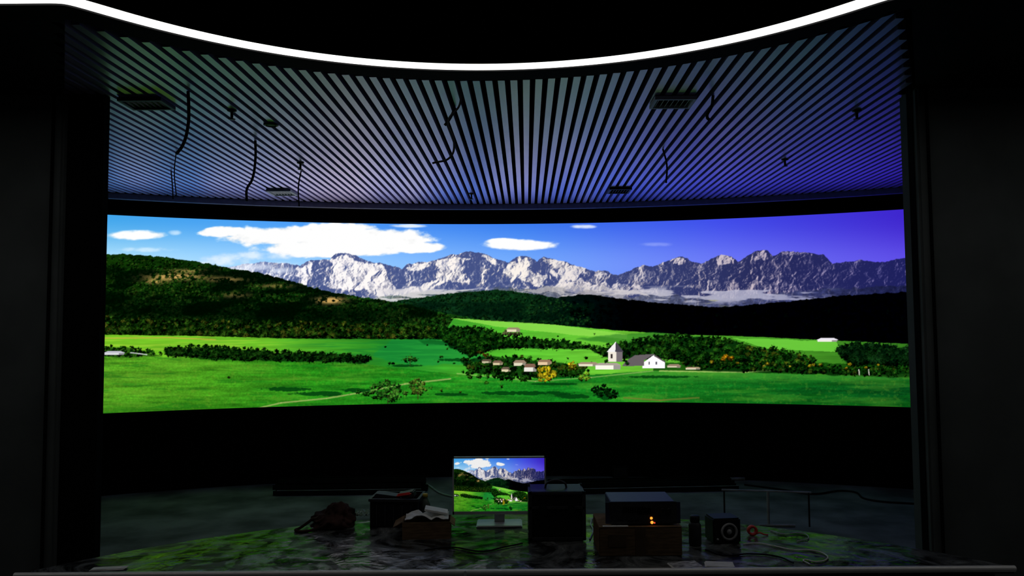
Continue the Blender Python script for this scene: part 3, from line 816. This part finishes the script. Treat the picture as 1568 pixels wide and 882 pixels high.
def house(x, y, w, h, wall=(235, 228, 215), roof=(120, 92, 74), rh=.7):
    lay(poly([(x, y), (x+w, y), (x+w, y-h), (x, y-h)], .5)*.95, C(*wall))
    lay(poly([(x+w*.72, y), (x+w, y), (x+w, y-h), (x+w*.72, y-h)]), C(*wall)*.62)
    lay(poly([(x-1.5, y-h+.5), (x+w+1.5, y-h+.5), (x+w*.85, y-h-h*rh), (x+w*.15, y-h-h*rh)]), C(*roof))
house(776, 508, 20, 4, (230, 220, 190), (150, 140, 110))
house(1252, 523, 30, 3, (240, 235, 230), (230, 225, 235))
house(755, 559, 14, 4, (222, 206, 170), (120, 100, 84)); house(787, 560, 18, 5, (230, 222, 196), (150, 130, 110))
house(803, 569, 18, 7, (240, 236, 226), (130, 100, 84)); house(824, 559, 20, 5, (235, 205, 170), (150, 120, 96))
house(768, 569, 14, 4, (226, 214, 180), (110, 96, 80)); house(738, 556, 14, 3.5, (200, 190, 160), (96, 84, 70))
house(886, 561, 30, 4, (236, 228, 205), (160, 140, 120)); house(912, 566, 38, 7, (250, 246, 236), (170, 160, 150), .5)
house(1022, 563, 20, 3, (226, 214, 190), (150, 130, 110)); house(1050, 566, 22, 2.5, (236, 226, 200), (170, 150, 120))
lay(poly([(984, 564), (1018, 564), (1018, 553), (1002, 543), (984, 556)]), C(246, 246, 246))
lay(poly([(952, 561), (986, 560), (986, 552), (1002, 542), (972, 544), (958, 553)]), C(104, 98, 100))
lay(poly([(1002, 543), (1020, 554), (1018, 555), (1001, 545)]), C(90, 84, 84))
for xx in (993, 1004):
    lay(poly([(xx, 558), (xx+2, 558), (xx+2, 554), (xx, 554)]), C(90, 90, 100))
lay(poly([(931, 554), (952, 554), (952, 537), (931, 537)]), C(236, 228, 214))
lay(poly([(944, 554), (953, 554), (953, 537), (944, 537)]), C(120, 112, 116))
lay(poly([(929, 539), (954, 539), (943, 523)]), C(238, 236, 236))
lay(poly([(942, 539), (955, 539), (943, 523)]), C(74, 70, 80))
lay(poly([(935, 549), (938, 549), (938, 542), (935, 542)]), C(60, 50, 50))
forest([(700, 566), (760, 572), (820, 578), (800, 582), (720, 575)], 44, 2.4, 3.8, G)
forest([(858, 562), (884, 560), (885, 566), (860, 568)], 14, 2.4, 3.6, [(90, 130, 30), (60, 100, 30)])
for q in ((782, 563), (800, 562), (822, 562), (845, 560), (960, 556), (900, 568), (752, 564), (928, 553), (957, 552)): stamp(q[0], q[1], 3.2, random.choice(G))
YL = [(232, 206, 40), (214, 186, 34), (190, 176, 40)]
forest([(825, 566), (838, 558), (852, 570), (848, 582), (826, 584)], 50, 2.6, 4.2, YL)
forest([(868, 557), (878, 553), (884, 562), (872, 565)], 10, 2.4, 3.4, YL)
forest([(885, 574), (900, 570), (905, 580), (890, 583)], 12, 2.6, 3.6, [(140, 180, 50)])
for x, y in ((1112, 546), (1120, 549), (1108, 550)): stamp(x, y, 4.6, (226, 160, 30), .8)
for x in (1090, 1130, 1170, 1176, 1210, 1240, 1246, 1256, 1296, 1302, 1326, 1345): stamp(x, 559+random.uniform(-4, 4)+(x-1200)*.02, random.uniform(2.2, 3.8), random.choice([(220, 190, 40), (200, 190, 60), (170, 150, 40)]), .8)
for x in (1316, 1331): line([(x, 574), (x-1, 566)], .9, (230, 225, 215), .9)
forest([(570, 590), (592, 582), (612, 592), (622, 604), (600, 612), (566, 608)], 80, 2.6, 4.4, [(62, 122, 40), (44, 102, 32), (84, 140, 52), (32, 78, 28)])
forest([(628, 586), (640, 578), (652, 588), (650, 602), (630, 602)], 46, 2.4, 3.8, [(86, 130, 46), (54, 100, 34), (110, 138, 50)])
line([(640, 611), (640, 600)], .9, (60, 50, 30)); line([(594, 618), (594, 606)], 1, (50, 60, 30))
stamp(560, 603, 6, (40, 104, 30), .7); stamp(548, 600, 4.5, (40, 104, 30), .7)
stamp(628, 549, 6, (60, 120, 40), .9); stamp(620, 551, 4.5, (50, 110, 36), .8); stamp(636, 551, 4.5, (50, 110, 36), .8); line([(628, 560), (628, 552)], .7, (50, 50, 30))
for q in ((720, 577), (660, 594), (676, 598), (705, 600), (745, 586), (768, 592), (350, 578)): stamp(q[0], q[1], random.uniform(2, 4), (64, 112, 34), .8)
forest([(902, 598), (922, 588), (946, 602), (944, 610), (915, 606)], 40, 2.6, 4.4, [(18, 58, 20), (12, 38, 16)])
house(160, 543, 30, 3, (225, 225, 230), (190, 190, 200))
line([(200, 540), (225, 543)], 1.2, (230, 232, 236), .8)

img = np.clip(img, 0, 255)/255
g = img.mean(-1, keepdims=True)
img = np.clip(g+(img-g)*1.03, 0, 1)
img = np.clip((img-.5)*1.07+.5, 0, 1)
lin = np.where(img <= .04045, img/12.92, ((img+.055)/1.055)**2.4)

def sample(px, py):
    fx = np.clip((px-X0c)*S-.5, 0, nx-1.001); fy = np.clip((py-Y0c)*S-.5, 0, ny-1.001)
    xi = fx.astype(int); yi = fy.astype(int); fx = (fx-xi)[..., None]; fy = (fy-yi)[..., None]
    return (lin[yi, xi]*(1-fx)+lin[yi, xi+1]*fx)*(1-fy)+(lin[yi+1, xi]*(1-fx)+lin[yi+1, xi+1]*fx)*fy
RN = np.array(RC); CN = np.array(CAM)
def image_px(u, v):  # screen point seen through the camera, as image pixel coordinates
    t = -TH+2*TH*u
    P = np.stack([R*np.sin(t), CY+R*np.cos(t), Z0+(Z1-Z0)*v], -1)-CN
    q = P@RN
    return 784+F*q[..., 0]/-q[..., 2], 441-F*q[..., 1]/-q[..., 2]
def grid_mesh(name, co, cols, m, parent):
    h, w = co.shape[:2]
    me = bpy.data.meshes.new(name)
    idx = np.arange(h*w).reshape(h, w)
    q = np.stack([idx[:-1, :-1], idx[:-1, 1:], idx[1:, 1:], idx[1:, :-1]], -1).reshape(-1, 4)
    me.vertices.add(h*w); me.vertices.foreach_set('co', co.reshape(-1).astype(np.float32))
    me.loops.add(q.size); me.loops.foreach_set('vertex_index', q.reshape(-1).astype(np.int32))
    me.polygons.add(len(q)); me.polygons.foreach_set('loop_start', (np.arange(len(q))*4).astype(np.int32))
    me.update(calc_edges=True)
    ca = me.color_attributes.new('pix', 'FLOAT_COLOR', 'POINT')
    ca.data.foreach_set('color', np.concatenate([cols, np.ones(cols.shape[:2]+(1,))], -1).reshape(-1).astype(np.float32))
    me.materials.append(m)
    return link(bpy.data.objects.new(name, me), parent)

wall = empty('led_video_wall', (0, 0, 0))
NU, NV = 1800, 450
U, V = np.meshgrid(np.linspace(0, 1, NU), np.linspace(0, 1, NV))
px, py = image_px(U, V)
t = -TH+2*TH*U
co = np.stack([R*np.sin(t), CY+R*np.cos(t), Z0+(Z1-Z0)*V], -1)
grid_mesh('display_face', co, sample(px, py), pix_mat('led_pixels', 1.0, 'NONE'), wall)
arc_slab('cabinet_body', R+.004, R+.10, Z0, Z1, -TH, TH, M_plast, wall)
arc_slab('bezel_top', R-.012, R+.10, Z1, Z1+.025, -TH-.002, TH+.002, M_plast, wall)
arc_slab('bezel_bottom', R-.012, R+.10, Z0-.025, Z0, -TH-.002, TH+.002, M_plast, wall)
arc_slab('bezel_left', R-.012, R+.10, Z0, Z1, -TH-.003, -TH-.0002, M_plast, wall, 1)
arc_slab('bezel_right', R-.012, R+.10, Z0, Z1, TH+.0002, TH+.003, M_plast, wall, 1)
arc_slab('support_skirt', R+.02, R+.10, 0.0, Z0-.026, -TH-.002, TH+.002, M_black, wall)
uu, vv = np.meshgrid(np.linspace(0, 1, 330), np.linspace(0, 1, 200))
px, py = image_px(uu, vv)
co = np.stack([-MW/2+bw+(MW-2*bw)*uu, np.full_like(uu, -.004), MZ-MH/2+2*bw+(MH-3*bw)*vv], -1)
grid_mesh('display_face', co, sample(px, py), pix_mat('monitor_pixels', .85, 'NONE'), mon)
